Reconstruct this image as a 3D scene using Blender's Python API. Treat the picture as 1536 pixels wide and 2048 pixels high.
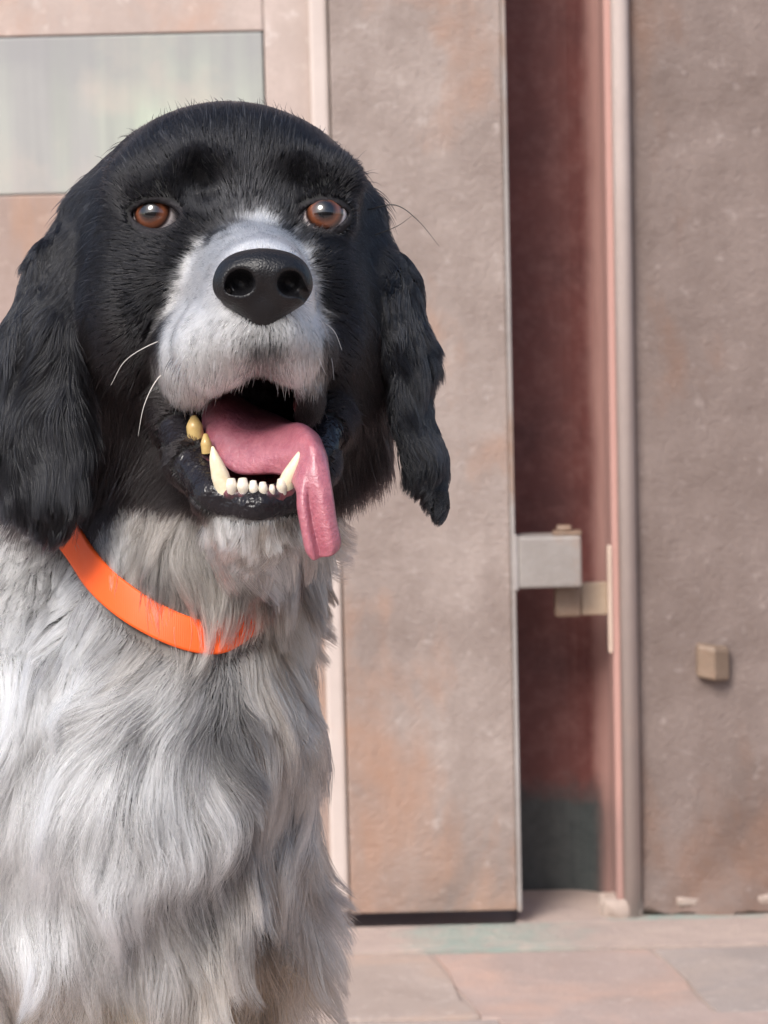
import bpy, math, random
import numpy as np
from mathutils import Matrix, Vector, kdtree

for o in list(bpy.data.objects):
    bpy.data.objects.remove(o)
SC = bpy.context.scene
COL = SC.collection
RNG = np.random.default_rng(7)
random.seed(7)

# ------------------------------------------------------------------ camera
CAM = np.array([0.0, 0.0, 0.80])
PITCH, ROLL = math.radians(7.0), math.radians(1.35)
R0 = np.array([1.0, 0, 0]); U0 = np.array([0, math.sin(PITCH), math.cos(PITCH)])
FWD = np.array([0, math.cos(PITCH), -math.sin(PITCH)])
RIGHT = R0 * math.cos(ROLL) - U0 * math.sin(ROLL)
UP = U0 * math.cos(ROLL) + R0 * math.sin(ROLL)
FPX = 6752.0                       # focal length in photo pixels
cd = bpy.data.cameras.new('camera'); cam = bpy.data.objects.new('camera', cd); COL.objects.link(cam)
M = Matrix(((RIGHT[0], UP[0], -FWD[0], CAM[0]), (RIGHT[1], UP[1], -FWD[1], CAM[1]),
            (RIGHT[2], UP[2], -FWD[2], CAM[2]), (0, 0, 0, 1)))
cam.matrix_world = M
cd.sensor_fit = 'HORIZONTAL'; cd.sensor_width = 36.0; cd.lens = 36.0 * FPX / 1536.0
cd.clip_start = 0.05; cd.clip_end = 500.0
cd.dof.use_dof = True; cd.dof.focus_distance = 1.565; cd.dof.aperture_fstop = 38.0
SC.camera = cam

# ------------------------------------------------------------------ light
SUN_EL, SUN_AZ = math.radians(43), math.radians(208)     # compass angle the light comes from (0 = +Y, clockwise)
sd = Vector((math.sin(SUN_AZ) * math.cos(SUN_EL), math.cos(SUN_AZ) * math.cos(SUN_EL), math.sin(SUN_EL)))
W = bpy.data.worlds.new('World'); SC.world = W; W.use_nodes = True
nt = W.node_tree; bg = nt.nodes['Background']
sky = nt.nodes.new('ShaderNodeTexSky'); sky.sky_type = 'NISHITA'; sky.sun_disc = False
sky.sun_elevation = SUN_EL; sky.sun_rotation = SUN_AZ; sky.dust_density = 3.0; sky.air_density = 1.0
nt.links.new(sky.outputs[0], bg.inputs[0]); bg.inputs[1].default_value = 0.09
ld = bpy.data.lights.new('sun', 'SUN'); ld.energy = 1.5; ld.angle = math.radians(26); ld.color = (1.0, 0.985, 0.965)
lo = bpy.data.objects.new('sun', ld); COL.objects.link(lo); lo.rotation_euler = sd.to_track_quat('Z', 'Y').to_euler()
lo.location = sd * 20
SC.view_settings.view_transform = 'Standard'; SC.view_settings.look = 'None'
SC.view_settings.gamma = 1.0; SC.view_settings.use_curve_mapping = False
SC.view_settings.exposure = 1.2
SC.render.engine = 'CYCLES'
SC.cycles.max_bounces = 12; SC.cycles.transmission_bounces = 12
SC.cycles.use_denoising = True

# ------------------------------------------------------------------ helpers
def hx(s):
    s = s.lstrip('#'); v = [int(s[i:i + 2], 16) / 255 for i in (0, 2, 4)]
    return tuple(c / 12.92 if c < .04045 else ((c + .055) / 1.055) ** 2.4 for c in v)

def ray(px, py):
    return FWD * FPX + RIGHT * (px - 768.0) - UP * (py - 1024.0)
def wall(px, py, Y):                # point of the frontal plane y=Y seen at a photo position
    r = ray(px, py); return CAM + r * (Y - CAM[1]) / r[1]
def ground(px, py, z=0.0):
    r = ray(px, py); return CAM + r * (z - CAM[2]) / r[2]

def link(o, parent=None):
    COL.objects.link(o)
    if parent is not None:
        o.parent = parent; o.matrix_parent_inverse = Matrix.Identity(4)
    return o
def mesh_obj(name, verts, faces, mat, parent=None, smooth=False):
    me = bpy.data.meshes.new(name); me.from_pydata([tuple(v) for v in verts], [], [tuple(f) for f in faces]); me.update()
    if smooth: me.polygons.foreach_set('use_smooth', [True] * len(me.polygons))
    if mat: me.materials.append(mat)
    return link(bpy.data.objects.new(name, me), parent)
def bevel(o, w, seg=2):
    m = o.modifiers.new('bevel', 'BEVEL'); m.width = w; m.segments = seg; m.limit_method = 'ANGLE'
    return o
def box(name, x0, x1, y0, y1, z0, z1, mat, parent=None, bev=0.002):
    v = [(x, y, z) for x in (x0, x1) for y in (y0, y1) for z in (z0, z1)]
    f = [(0, 1, 3, 2), (4, 6, 7, 5), (0, 4, 5, 1), (2, 3, 7, 6), (0, 2, 6, 4), (1, 5, 7, 3)]
    o = mesh_obj(name, v, f, mat, parent)
    if bev: bevel(o, bev)
    return o
def prism(name, prof, z0, z1, mat, parent=None, smooth=False):   # closed xy profile extruded along z
    n = len(prof)
    v = [(x, y, z0) for x, y in prof] + [(x, y, z1) for x, y in prof]
    f = [(i, (i + 1) % n, n + (i + 1) % n, n + i) for i in range(n)] + [tuple(range(n))[::-1], tuple(range(n, 2 * n))]
    o = mesh_obj(name, v, f, mat, parent)
    if smooth:
        for p in o.data.polygons: p.use_smooth = len(p.vertices) == 4
    return o
def thing(o, label, cat, group=None):
    o['label'] = label; o['category'] = cat; o['kind'] = 'thing'
    if group: o['group'] = group
    return o
def empty(name, loc, label=None, cat=None):
    o = bpy.data.objects.new(name, None); COL.objects.link(o); o.location = loc; o.empty_display_size = .05
    if label: thing(o, label, cat)
    return o
class NT:
    """small helper to write node materials"""
    def __init__(s, name, rough=.6, spec=.5):
        s.m = bpy.data.materials.new(name); s.m.use_nodes = True; s.t = s.m.node_tree; s.b = s.t.nodes['Principled BSDF']
        s.b.inputs['Roughness'].default_value = rough; s.b.inputs['Specular IOR Level'].default_value = spec
        s.co = s.t.nodes.new('ShaderNodeTexCoord').outputs['Object']
    def n(s, k, **kw):
        x = s.t.nodes.new('ShaderNode' + k)
        for a, b in kw.items():
            if a.startswith('i_'): x.inputs[a[2:]].default_value = b
            else: setattr(x, a, b)
        return x
    def l(s, a, b): s.t.links.new(a, b)
    def mapping(s, scale=(1, 1, 1), loc=(0, 0, 0)):
        x = s.n('Mapping'); x.inputs['Scale'].default_value = scale; x.inputs['Location'].default_value = loc
        s.l(s.co, x.inputs[0]); return x.outputs[0]
    def noise(s, scale, detail=4, rough=.6, vec=None, dist=0.0):
        x = s.n('TexNoise'); x.inputs['Scale'].default_value = scale; x.inputs['Detail'].default_value = detail
        x.inputs['Roughness'].default_value = rough; x.inputs['Distortion'].default_value = dist
        s.l(vec or s.co, x.inputs['Vector']); return x.outputs[0]
    def ramp(s, f, *stops):
        x = s.n('ValToRGB'); cr = x.color_ramp
        while len(cr.elements) < len(stops): cr.elements.new(.5)
        for e, (p, c) in zip(cr.elements, stops):
            e.position = p; e.color = (*c, 1) if len(c) == 3 else c
        s.l(f, x.inputs[0]); return x.outputs[0]
    def mix(s, f, a, b, mode='MIX'):
        x = s.n('Mix', data_type='RGBA', blend_type=mode)
        for i, v in ((0, f), (6, a), (7, b)):
            if hasattr(v, 'links'): s.l(v, x.inputs[i])
            elif isinstance(v, (int, float)): x.inputs[i].default_value = v
            else: x.inputs[i].default_value = (*v, 1)
        return x.outputs[2]
    def math(s, op, a, b=0.0):
        x = s.n('Math', operation=op)
        for i, v in ((0, a), (1, b)):
            if hasattr(v, 'links'): s.l(v, x.inputs[i])
            else: x.inputs[i].default_value = v
        return x.outputs[0]
    def bump(s, h, strength=.3, dist=.002):
        x = s.n('Bump'); x.inputs['Strength'].default_value = strength; x.inputs['Distance'].default_value = dist
        s.l(h, x.inputs['Height'])
        prev = s.b.inputs['Normal']
        if prev.links: s.l(prev.links[0].from_socket, x.inputs['Normal'])
        s.l(x.outputs[0], prev)
    def col(s, c):
        if hasattr(c, 'links'): s.l(c, s.b.inputs['Base Color'])
        else: s.b.inputs['Base Color'].default_value = (*c, 1)
    def zgrad(s, z0, z1):
        x = s.n('SeparateXYZ'); s.l(s.co, x.inputs[0])
        r = s.n('MapRange'); r.inputs[1].default_value = z0; r.inputs[2].default_value = z1; s.l(x.outputs[2], r.inputs[0])
        return r.outputs[0]
BW = ((0, 0, 0), (1, 1, 1))

# ------------------------------------------------------------------ materials of the place
def mat_painted(name, base, dark, rust, rust_lo=.55, rust_hi=.72, zr=None, bump=.25, rough=.55, light=None, streak=0.0):
    t = NT(name, rough)
    c = t.mix(t.ramp(t.noise(9, 6, .65), (.3, (0, 0, 0)), (.7, (1, 1, 1))), base, dark)
    c = t.mix(t.math('MULTIPLY', t.ramp(t.noise(160, 3, .7), (.42, (0, 0, 0)), (.75, (1, 1, 1))), .35), c, dark)
    if light:
        c = t.mix(t.ramp(t.noise(55, 5, .7, vec=t.mapping(loc=(3, 1, 2))), (.58, (0, 0, 0)), (.74, (.75, .75, .75))), c, light)
    rf = t.noise(7, 6, .62, vec=t.mapping(scale=(1, 1, .55), loc=(7, 2, 4)), dist=.4)
    if zr: rf = t.math('ADD', rf, t.math('MULTIPLY', t.math('SUBTRACT', 1.0, t.zgrad(*zr)), .16))
    rm = t.ramp(rf, (rust_lo, (0, 0, 0)), (rust_hi, (1, 1, 1)))
    c = t.mix(t.math('MULTIPLY', rm, .75), c, rust)
    if streak:
        s = t.noise(30, 4, .6, vec=t.mapping(scale=(1, 1, .05)))
        c = t.mix(t.math('MULTIPLY', t.ramp(s, (.4, (0, 0, 0)), (.7, (1, 1, 1))), streak), c, dark)
    t.col(c)
    t.bump(t.noise(220, 4, .7), bump, .0015)
    t.bump(t.noise(28, 4, .6), bump * .8, .004)
    return t.m

M_STILE = mat_painted('stile_paint', hx('#a69890'), hx('#7f7068'), hx('#a57d64'), .56, .73, (.08, .42), .85, light=hx('#bcb0a9'), streak=.35)
M_PANEL = mat_painted('panel_paint', hx('#bfaea5'), hx('#a3938a'), hx('#b98f76'), .52, .70, None, .3, light=hx('#d8cec8'), streak=.5)
def mat_pane():
    t = NT('pane_frosted', .4)
    b = t.ramp(t.noise(13, 3, .55, vec=t.mapping(scale=(1, 1, .06))), (.38, (0, 0, 0)), (.62, (1, 1, 1)))
    c = t.mix(b, hx('#b3bbaa'), hx('#a5a4a1'))
    c = t.mix(t.math('MULTIPLY', t.ramp(t.noise(45, 3, .6, vec=t.mapping(scale=(1, 1, .05))), (.4, (0, 0, 0)), (.65, (1, 1, 1))), .55), c, hx('#92938f'))
    x = t.n('SeparateXYZ'); t.l(t.co, x.inputs[0])
    z = t.math('ADD', x.outputs[2], t.math('MULTIPLY', t.math('SUBTRACT', t.noise(14, 4, .6), .5), .12))
    r = t.n('MapRange', interpolation_type='SMOOTHSTEP'); r.inputs[1].default_value = ZP - .09; r.inputs[2].default_value = ZP - .01; t.l(z, r.inputs[0])
    c = t.mix(t.math('MULTIPLY', r.outputs[0], .7), c, hx('#969595'))              # grey band along the top: shading from the frame painted in
    c = t.mix(t.ramp(t.noise(9, 5, .6), (.5, (0, 0, 0)), (.75, (.7, .7, .7))), c, hx('#bdb0a5'))
    t.col(c); t.bump(t.noise(150, 3), .15, .001); return t.m
ZP = wall(300, 66, 3.205)[2]
M_PANE = mat_pane()
M_LIP = mat_painted('lip_paint', hx('#c9bcb4'), hx('#bcaea6'), hx('#c3a692'), .6, .75, None, .15)
M_EDGE = mat_painted('sheet_edge', hx('#a9a3a0'), hx('#8d8580'), hx('#8d6a52'), .5, .62, None, .2, .4)
def mat_red():
    t = NT('oxide_red_paint', .5)
    c = t.mix(t.ramp(t.noise(9, 6, .65), (.3, (0, 0, 0)), (.7, (1, 1, 1))), hx('#74443e'), hx('#5a3634'))
    c = t.mix(t.ramp(t.noise(60, 5, .7), (.45, (0, 0, 0)), (.8, (.7, .7, .7))), c, hx('#87605a'))
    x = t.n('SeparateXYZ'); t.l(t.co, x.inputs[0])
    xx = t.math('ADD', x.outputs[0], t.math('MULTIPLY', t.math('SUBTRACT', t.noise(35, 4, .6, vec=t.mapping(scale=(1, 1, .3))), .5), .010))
    f = t.n('MapRange', interpolation_type='SMOOTHSTEP'); f.inputs[1].default_value = -.008; f.inputs[2].default_value = .012; t.l(xx, f.inputs[0])   # paler towards the outer corner: light on the rounding put into the colour
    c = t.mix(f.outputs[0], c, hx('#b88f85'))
    # damp, mossy stain at the foot
    z = t.math('ADD', x.outputs[2], t.math('MULTIPLY', t.math('SUBTRACT', t.noise(40, 5, .65), .5), .05))
    r = t.n('MapRange'); r.inputs[1].default_value = .122; r.inputs[2].default_value = .086; t.l(z, r.inputs[0])
    c = t.mix(t.math('MULTIPLY', r.outputs[0], t.math('SUBTRACT', 1.0, t.math('MULTIPLY', f.outputs[0], .75))), c, t.mix(t.noise(90, 4), hx('#33393a'), hx('#565a58')))
    t.col(c); t.bump(t.noise(200, 4, .7), .25, .0015); t.bump(t.noise(28, 4, .6), .2, .004); return t.m
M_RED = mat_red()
M_JAMB = mat_painted('jamb_pink_paint', hx('#d3a095'), hx('#bb7d72'), hx('#d8b8ae'), .5, .7, None, .3, .5)
M_POST = mat_painted('post_paint', hx('#c6b8b1'), hx('#b9aaa3'), hx('#cdb8ad'), .55, .75, None, .12, .5)
M_LATCH = mat_painted('latch_steel', hx('#9d9792'), hx('#857d77'), hx('#927059'), .52, .68, None, .5, .45, streak=.3)
M_CATCH = mat_painted('catch_steel', hx('#b8a590'), hx('#9a836c'), hx('#a0714c'), .5, .7, None, .3, .5)
M_STRIKE = mat_painted('strike_paint', hx('#d4bfae'), hx('#bfa796'), hx('#c49a80'), .6, .75, None, .15, .5)
M_WALL = mat_painted('rough_wall', hx('#8b7c75'), hx('#6b5c55'), hx('#7d5c49'), .57, .76, (.05, .3), 1.0, .75, light=hx('#a89b95'), streak=.25)
M_PANEL_LOW = mat_painted('panel_low_paint', hx('#a5928a'), hx('#937f74'), hx('#b58767'), .54, .76, None, .3, light=hx('#b3a196'))
M_FOOT = mat_painted('mossy_concrete', hx('#4c4e4d'), hx('#3d403f'), hx('#565a58'), .5, .7, None, .8, .8)
def mat_sill():
    t = NT('sill_stone', .8)
    c = t.mix(t.ramp(t.noise(14, 6, .65), (.35, (0, 0, 0)), (.7, (1, 1, 1))), hx('#b4a196'), hx('#a3928a'))
    x = t.n('SeparateXYZ'); t.l(t.co, x.inputs[0])
    xo = t.math('ADD', x.outputs[0], t.math('MULTIPLY', t.math('SUBTRACT', t.noise(26, 4, .6), .5), .12))
    a = t.n('MapRange'); a.inputs[1].default_value = .0; a.inputs[2].default_value = .05; t.l(xo, a.inputs[0])
    b = t.n('MapRange'); b.inputs[1].default_value = .20; b.inputs[2].default_value = .10; t.l(xo, b.inputs[0])
    m = t.math('MULTIPLY', t.math('MULTIPLY', a.outputs[0], b.outputs[0]), t.ramp(t.noise(60, 4), (.25, (.2, .2, .2)), (.6, (1, 1, 1))))
    c = t.mix(t.math('MULTIPLY', m, .85), c, hx('#8c9c92'))
    t.col(c); t.bump(t.noise(160, 5, .7), .7, .003); t.bump(t.noise(30, 4), .5, .006); return t.m
M_SILL = mat_sill()
M_MORTAR = mat_painted('mortar', hx('#b5a59a'), hx('#a08e83'), hx('#c5b8ad'), .5, .7, None, .9, .85)
M_BOLT = mat_painted('bolt_rust', hx('#94806f'), hx('#74604f'), hx('#80583c'), .5, .7, None, .4, .5)
M_EARTH = mat_painted('paving_bed', hx('#a8978e'), hx('#94857d'), hx('#a08a7e'), .5, .7, None, .8, .9)
M_DARK = NT('door_back', .8); M_DARK.col((.02, .018, .017)); M_DARK = M_DARK.m
M_STONE = [mat_painted('paving_stone_%s' % n, hx(a), hx(b), hx(c), .48, .68, None, .7, .7, light=hx('#c0b2aa')) for n, a, b, c in
           (('pink', '#ad9a92', '#9a8981', '#b8998a'), ('grey', '#a39791', '#928781', '#a9998f'), ('tan', '#a99a91', '#97887f', '#b09686'))]

# ------------------------------------------------------------------ the place
YW = 3.235
g = mesh_obj('ground', [(-60, -60, -.012), (60, -60, -.012), (60, 60, -.012), (-60, 60, -.012)], [(0, 1, 2, 3)], M_EARTH)
g['kind'] = 'structure'
pav = mesh_obj('pavement', [(-3, -.6, -.002), (3, -.6, -.002), (3, YW - .13, -.002), (-3, YW - .13, -.002)], [(0, 1, 2, 3)], M_EARTH)
pav['kind'] = 'structure'

def slab(poly, mat, h=.0, parent=pav, name='paving_stone'):
    """an irregular stone slab with a worn, slightly domed top"""
    poly = [np.array(p) for p in poly]
    c = sum(poly) / len(poly); n = len(poly)
    pts = []
    for i in range(n):                           # subdivide the outline and wobble it
        a, b = poly[i], poly[(i + 1) % n]
        for k in range(4):
            p = a + (b - a) * k / 4
            pts.append(p + RNG.normal(0, .0022, 2))
    m = len(pts); v = []; f = []
    for s, z in ((1.0, -.011), (1.0, -.0015), (.994, .0010), (.6, .0012)):
        for p in pts:
            q = c + (p - c) * s; v.append((q[0], q[1], z + h + (RNG.normal(0, .0003) if z > 0 else 0)))
    v.append((c[0], c[1], .0012 + h))
    for r in range(3):
        for i in range(m):
            j = (i + 1) % m; f.append((r * m + i, r * m + j, (r + 1) * m + j, (r + 1) * m + i))
    for i in range(m): f.append((3 * m + i, 3 * m + (i + 1) % m, 4 * m))
    return mesh_obj(name, v, f, mat, parent, False)

# rows of irregular slabs; joints drawn in by eye where the photograph shows them
gap = .004
rows = [(2.872, 3.095, [-1.5, -.95, -.52, -.1, .053, .262, .62, 1.05, 1.6]),
        (2.55, 2.866, [-1.5, -1.0, -.6, -.2, .115, .40, .82, 1.3, 1.6]),
        (2.10, 2.54, [-1.5, -.8, -.35, .02, .36, .7, 1.2, 1.6]),
        (1.65, 2.09, [-1.5, -.9, -.45, -.1, .3, .75, 1.1, 1.6]),
        (1.15, 1.64, [-1.5, -.8, -.3, .1, .5, 1.0, 1.6])]
mi = [0, 2, 1]
for ri, (y0, y1, xs) in enumerate(rows):
    for i in range(len(xs) - 1):
        sk0 = .10 * (y1 - y0) if ri == 0 else RNG.uniform(-.05, .05)
        x0, x1 = xs[i] + gap / 2, xs[i + 1] - gap / 2
        t = -.16 * (y1 - y0) if ri < 2 else 0.05 * math.sin(3.1 * i + ri)
        dx = -t
        m = M_STONE[[0, 2, 0, 2, 0, 1][(i + ri * 2) % 6] if x0 < .25 else 1]
        slab([(x0 + dx * .5, y0), (x1 + dx * .5, y0), (x1 - dx * .5, y1), (x0 - dx * .5, y1)], m, RNG.uniform(-.001, .001))

# sill at the door foot
sa, sb, sc_, sd_ = ground(790, 1850), ground(830, 1908), ground(1130, 1893), ground(1600, 1878)
sill = slab([(-1.4, 3.105), (1.4, 3.105), (1.4, 3.2065), (-1.4, 3.2065)], M_SILL, .0, None, 'door_sill')
thing(sill, 'worn greenish stone sill along the foot of the metal door', 'door sill')

# door: recessed sheet with a framed pane, and a broad flat plate proud of it
xs_ = lambda px, Y: wall(px, 1024, Y)[0]
ZB = wall(900, 1826, 3.20)[2]
YD = 3.205
xl, xst, xse = -1.05, xs_(682, YD), xs_(1029, YD)
door = empty('metal_door', (xs_(500, YD), YD, 0), 'worn taupe sheet metal door with a pale recessed panel, standing behind the dog', 'door')
loc = Vector(door.location)
def dbox(name, x0, x1, y0, y1, z0, z1, mat, par=None, bev=.0015):
    return box(name, x0 - loc.x, x1 - loc.x, y0 - loc.y, y1 - loc.y, z0, z1, mat, par or door, bev)
dbox('stile', xst, xse - .0045, YD, YD + .05, ZB, 2.1, M_STILE)
dbox('edge_strip', xse - .0042, xse, YD - .0025, YD + .028, ZB - .001, 2.1, M_EDGE, None, .0008)
# panel with rail + pane
pz1, pz0 = wall(300, 66, YD)[2], wall(300, 386, YD)[2]
pxl, pxr = xs_(-420, YD), xs_(553, YD)
dbox('panel', xl, xst - .003, YD + .014, YD + .05, ZB, pz0, M_PANEL_LOW)
dbox('panel', pxr, xst - .003, YD + .014, YD + .02, pz0 + .0005, 2.1, M_PANEL)
dbox('panel', xl, pxr - .0005, YD + .014, YD + .02, pz1, 2.1, M_PANEL)
dbox('panel', xl, pxl, YD + .014, YD + .02, pz0 + .0005, pz1 - .0005, M_PANEL)
pane = dbox('pane', pxl + .001, pxr - .0015, YD + .0158, YD + .024, pz0 + .001, pz1 - .001, M_PANE)
# a folded lip beside the plate
dbox('lip', xst - .019, xst - .0012, YD + .0035, YD + .0135, ZB, 2.1, M_LIP, None, .004)

# recess, jamb, round post and catch
frame = empty('frame_channel', (xs_(1200, YW), YW, 0), 'oxide red steel door frame channel with a pale rounded post', 'door frame')
fl = Vector(frame.location)
xw_s = xs_(1700, YW); DEP = .11
xj = xs_(1222, YW)
yb = YW + DEP
xj_back = xj + .001
prof = []
x_left = xse - .10
rc = .048
prof.append((x_left, yb)); prof.append((xj - rc, yb))
for k in range(1, 9):
    a = math.pi / 2 * k / 8
    prof.append((xj - rc + rc * math.sin(a), yb - rc + rc * math.cos(a)))
n0 = len(prof)
inner = prof[:]
outer = [(x_left, yb + .006), (xj + .004, yb + .006)]
prof2 = inner + outer[::-1]
prof2 = [(x - fl.x, y - fl.y) for x, y in prof2]
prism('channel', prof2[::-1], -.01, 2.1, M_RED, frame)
# jamb side
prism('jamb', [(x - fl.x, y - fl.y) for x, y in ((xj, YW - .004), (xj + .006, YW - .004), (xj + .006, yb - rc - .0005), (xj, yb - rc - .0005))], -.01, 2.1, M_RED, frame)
# rounded post
pr = []
xp0, xp1 = xj + .0062, xs_(1271, YW)
pc, rr = (xp0 + xp1) / 2, (xp1 - xp0) / 2
for k in range(13):
    a = math.pi * k / 12
    pr.append((pc - rr * math.cos(a) - fl.x, YW - .006 - .010 * math.sin(a) ** .8 - fl.y))
pr += [(xp1 - fl.x, YW + .02 - fl.y), (xp0 - fl.x, YW + .02 - fl.y)]
prism('post', pr, -.01, 2.1, M_POST, frame, True)
# strike plate + catch
z_ = lambda py, Y=YW: wall(1150, py, Y)[2]
def fbox(name, x0, x1, y0, y1, z0, z1, mat, bev=.001, par=None):
    return box(name, x0 - fl.x, x1 - fl.x, y0 - fl.y, y1 - fl.y, z0, z1, mat, par or frame, bev)
fbox('strike_plate', xj - .0045, xj - .0002, YW - .006, YW + .004, z_(1306), z_(1092), M_STRIKE)
catch = fbox('catch', xs_(1160, YW), xj - .0047, YW + .001, YW + .006, z_(1231), z_(1166), M_CATCH)
fbox('catch_tongue', xs_(1106, YW), xs_(1160, YW) - .0003, YW - .004, YW + .007, z_(1233), z_(1170), M_BOLT, .003, catch)
# latch on the door edge
lx0, lx1, YL = xs_(1027, YD), xs_(1161, YD), YD - .006
latch = dbox('latch', lx0 + .0035, lx1, YL, YL + .03, z_(1175, YL), z_(1072, YL), M_LATCH, None, .0022)
latch['label'] = 'pale grey square latch box'
dbox('latch_flange', lx0 - .001, lx0 + .0033, YL + .0005, YL + .0055, z_(1179, YL), z_(1068, YL), M_EDGE, latch, .0008)
dbox('latch_lug', xs_(1106, YL), xs_(1163, YL), YL + .003, YL + .02, z_(1071.5, YL), z_(1064, YL), M_BOLT, latch, .0012)
dbox('latch_lug', xs_(1114, YL), xs_(1144, YL), YL + .005, YL + .018, z_(1063.5, YL), z_(1053, YL), M_BOLT, latch, .002)

slab([(xse - .004 - fl.x, 3.2085 - fl.y), (xw_s - fl.x, 3.2085 - fl.y), (xw_s - fl.x, yb - .001 - fl.y), (xse - .004 - fl.x, yb - .001 - fl.y)], M_SILL, -.0008, frame, 'threshold')
# broken mortar at the mouth of the recess
def lumpy(name, x0, x1, y0, y1, z0, z1, mat, parent=None, n=(14, 8, 8), amp=.004, off=(0, 0, 0), seed=0):
    import bmesh
    bm = bmesh.new(); rg = np.random.default_rng(seed)
    ph = rg.uniform(0, 6.28, (6, 3)); fr = rg.normal(0, 1, (6, 3))
    sz = max(x1 - x0, z1 - z0)
    bmesh.ops.create_grid(bm, x_segments=1, y_segments=1); bm.clear()
    bmesh.ops.create_cube(bm, size=2.0)
    bmesh.ops.subdivide_edges(bm, edges=bm.edges[:], cuts=n[0], use_grid_fill=True)
    for v in bm.verts:
        c = np.array(v.co); e = np.clip(np.abs(c), 0, 1) ** 6
        c = c * (1 - .08 * (e.sum() - e.max()) / 2)
        p = np.array([(x0 + x1) / 2 + c[0] * (x1 - x0) / 2, (y0 + y1) / 2 + c[1] * (y1 - y0) / 2, (z0 + z1) / 2 + c[2] * (z1 - z0) / 2])
        d = sum(math.sin(float(fr[k] @ (p * (60 + 45 * k))) + ph[k, 0]) / (1 + k * .6) for k in range(6))
        nrm = c / (np.linalg.norm(c) + 1e-6)
        p = p + nrm * d * amp * .5 - np.array(off)
        v.co = p
    me = bpy.data.meshes.new(name); bm.to_mesh(me); bm.free(); me.materials.append(mat)
    me.polygons.foreach_set('use_smooth', [True] * len(me.polygons))
    return link(bpy.data.objects.new(name, me), parent)

# rough wall on the right
xw0 = xp1 + .0005
wl = empty('wall', (xw0 + .4, YW, 0), 'rough taupe plastered wall to the right of the door frame', 'wall')
wv, wf = [], []
nx, nz = 70, 120
X1, Z1 = xw0 + .9, 2.1
for j in range(nz + 1):
    for i in range(nx + 1):
        x = xw0 + (X1 - xw0) * (i / nx) ** 1.6; z = .001 + (Z1 - .001) * (j / nz) ** 2.0
        d = 0
        for k, (a, b, w) in enumerate(((31, 17, .7), (-53, 71, .5), (97, -41, .35), (140, 133, .25))):
            d += w * math.sin(a * x + b * z + k * 1.7 + 1.3 * math.sin(23 * z + k))
        low = max(0, 1 - (z - .018) / .12)
        zz = z + (.006 * math.sin(55 * x) + .004 * math.sin(131 * x + 1)) * (j == 0)
        wv.append((x - wl.location.x, YW + .002 * d * (.35 + low) - .006 * low ** 4 - wl.location.y, zz))
for j in range(nz):
    for i in range(nx):
        a = j * (nx + 1) + i; wf.append((a, a + 1, a + nx + 2, a + nx + 1))
pl = mesh_obj('plaster', wv, wf, M_WALL, wl, True)
box('wall_core', xw0 - wl.location.x, X1 - wl.location.x, .012, .2, 0, 2.1, M_WALL, wl, 0)
def knob(px, py, parent, off):
    c = wall(px, py, YW); r = 33 * YW / FPX; h = 34 * YW / FPX
    prof = [(-r, .004), (-r * .95, -r * .62), (r * .05, -r * 1.25), (r, -r * .55), (r * 1.05, .004)]
    v, f = [], []
    rings = [(-h, .92), (-h * .9, 1), (h * .78, 1), (h, .86)]
    for z, k in rings:
        for x, y in prof: v.append((c[0] + x * k - off.x, YW + (y if y > 0 else y * k) - off.y, c[2] + z + .002 * math.sin(90 * x + 3)))
    for q in range(3):
        for k in range(5): f.append((q * 5 + k, q * 5 + (k + 1) % 5, q * 5 + 5 + (k + 1) % 5, q * 5 + 5 + k))
    f += [(4, 3, 2, 1, 0), (15, 16, 17, 18, 19)]
    return mesh_obj('bolt', v, f, M_BOLT, parent, False)
bevel(knob(1424, 1322, wl, Vector(wl.location)), .001)
lumpy('mortar_edge', xs_(1345, YW), xs_(1720, YW), YW - .008, YW + .02, .009, .0165, M_MORTAR, wl, amp=.006, off=Vector(wl.location), seed=5)
lumpy('mortar_lump', xs_(1200, YW), xs_(1262, YW), YW - .006, YW + .03, -.004, .010, M_MORTAR, frame, amp=.008, off=fl, seed=8)

# unseen wall added behind the camera, hiding low sky from eye and nose reflections
cw_ = box('added_wall', -14, 14, -7.2, -7.0, -.01, 3.0, M_WALL, None, 0); cw_['kind'] = 'structure'
# lintel over the door and the wall's other side, closing the opening
box('lintel', -1.4 - wl.location.x, X1 - wl.location.x, -.02, .25, 2.102, 2.5, M_WALL, wl, .004)
box('inner_wall', -1.4 - wl.location.x, X1 - wl.location.x, .6, .7, 0, 2.1, M_DARK, wl, 0)

# ================================================================== the dog
# Sculpted in a local frame: X right, Y away from the viewer, Z up, 1 unit = UN metres, origin at the middle of the face depth.
D0 = 1.6; UN = D0 / FPX
Q = np.stack([RIGHT, FWD, UP], 1)                       # local axes in world
ORG = CAM + FWD * D0
def to_world(p): return ORG + (np.asarray(p, float) * UN) @ Q.T
def to_local(w): return ((np.asarray(w, float) - ORG) @ Q) / UN
def L(px, py, y):                                       # sculpt position of a point measured on the photo, at depth y
    k = 1 + y / FPX
    return np.array([(px - 768.0) * k, float(y), (1024.0 - py) * k])
def Lw(x, y, z): return to_local((x, y, z))
def to_px(p):
    k = 1 + p[..., 1] / FPX
    return p[..., 0] / k + 768.0, 1024.0 - p[..., 2] / k
GDIR = Q.T @ np.array([0, 0, -1.0])                     # gravity in local axes

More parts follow.
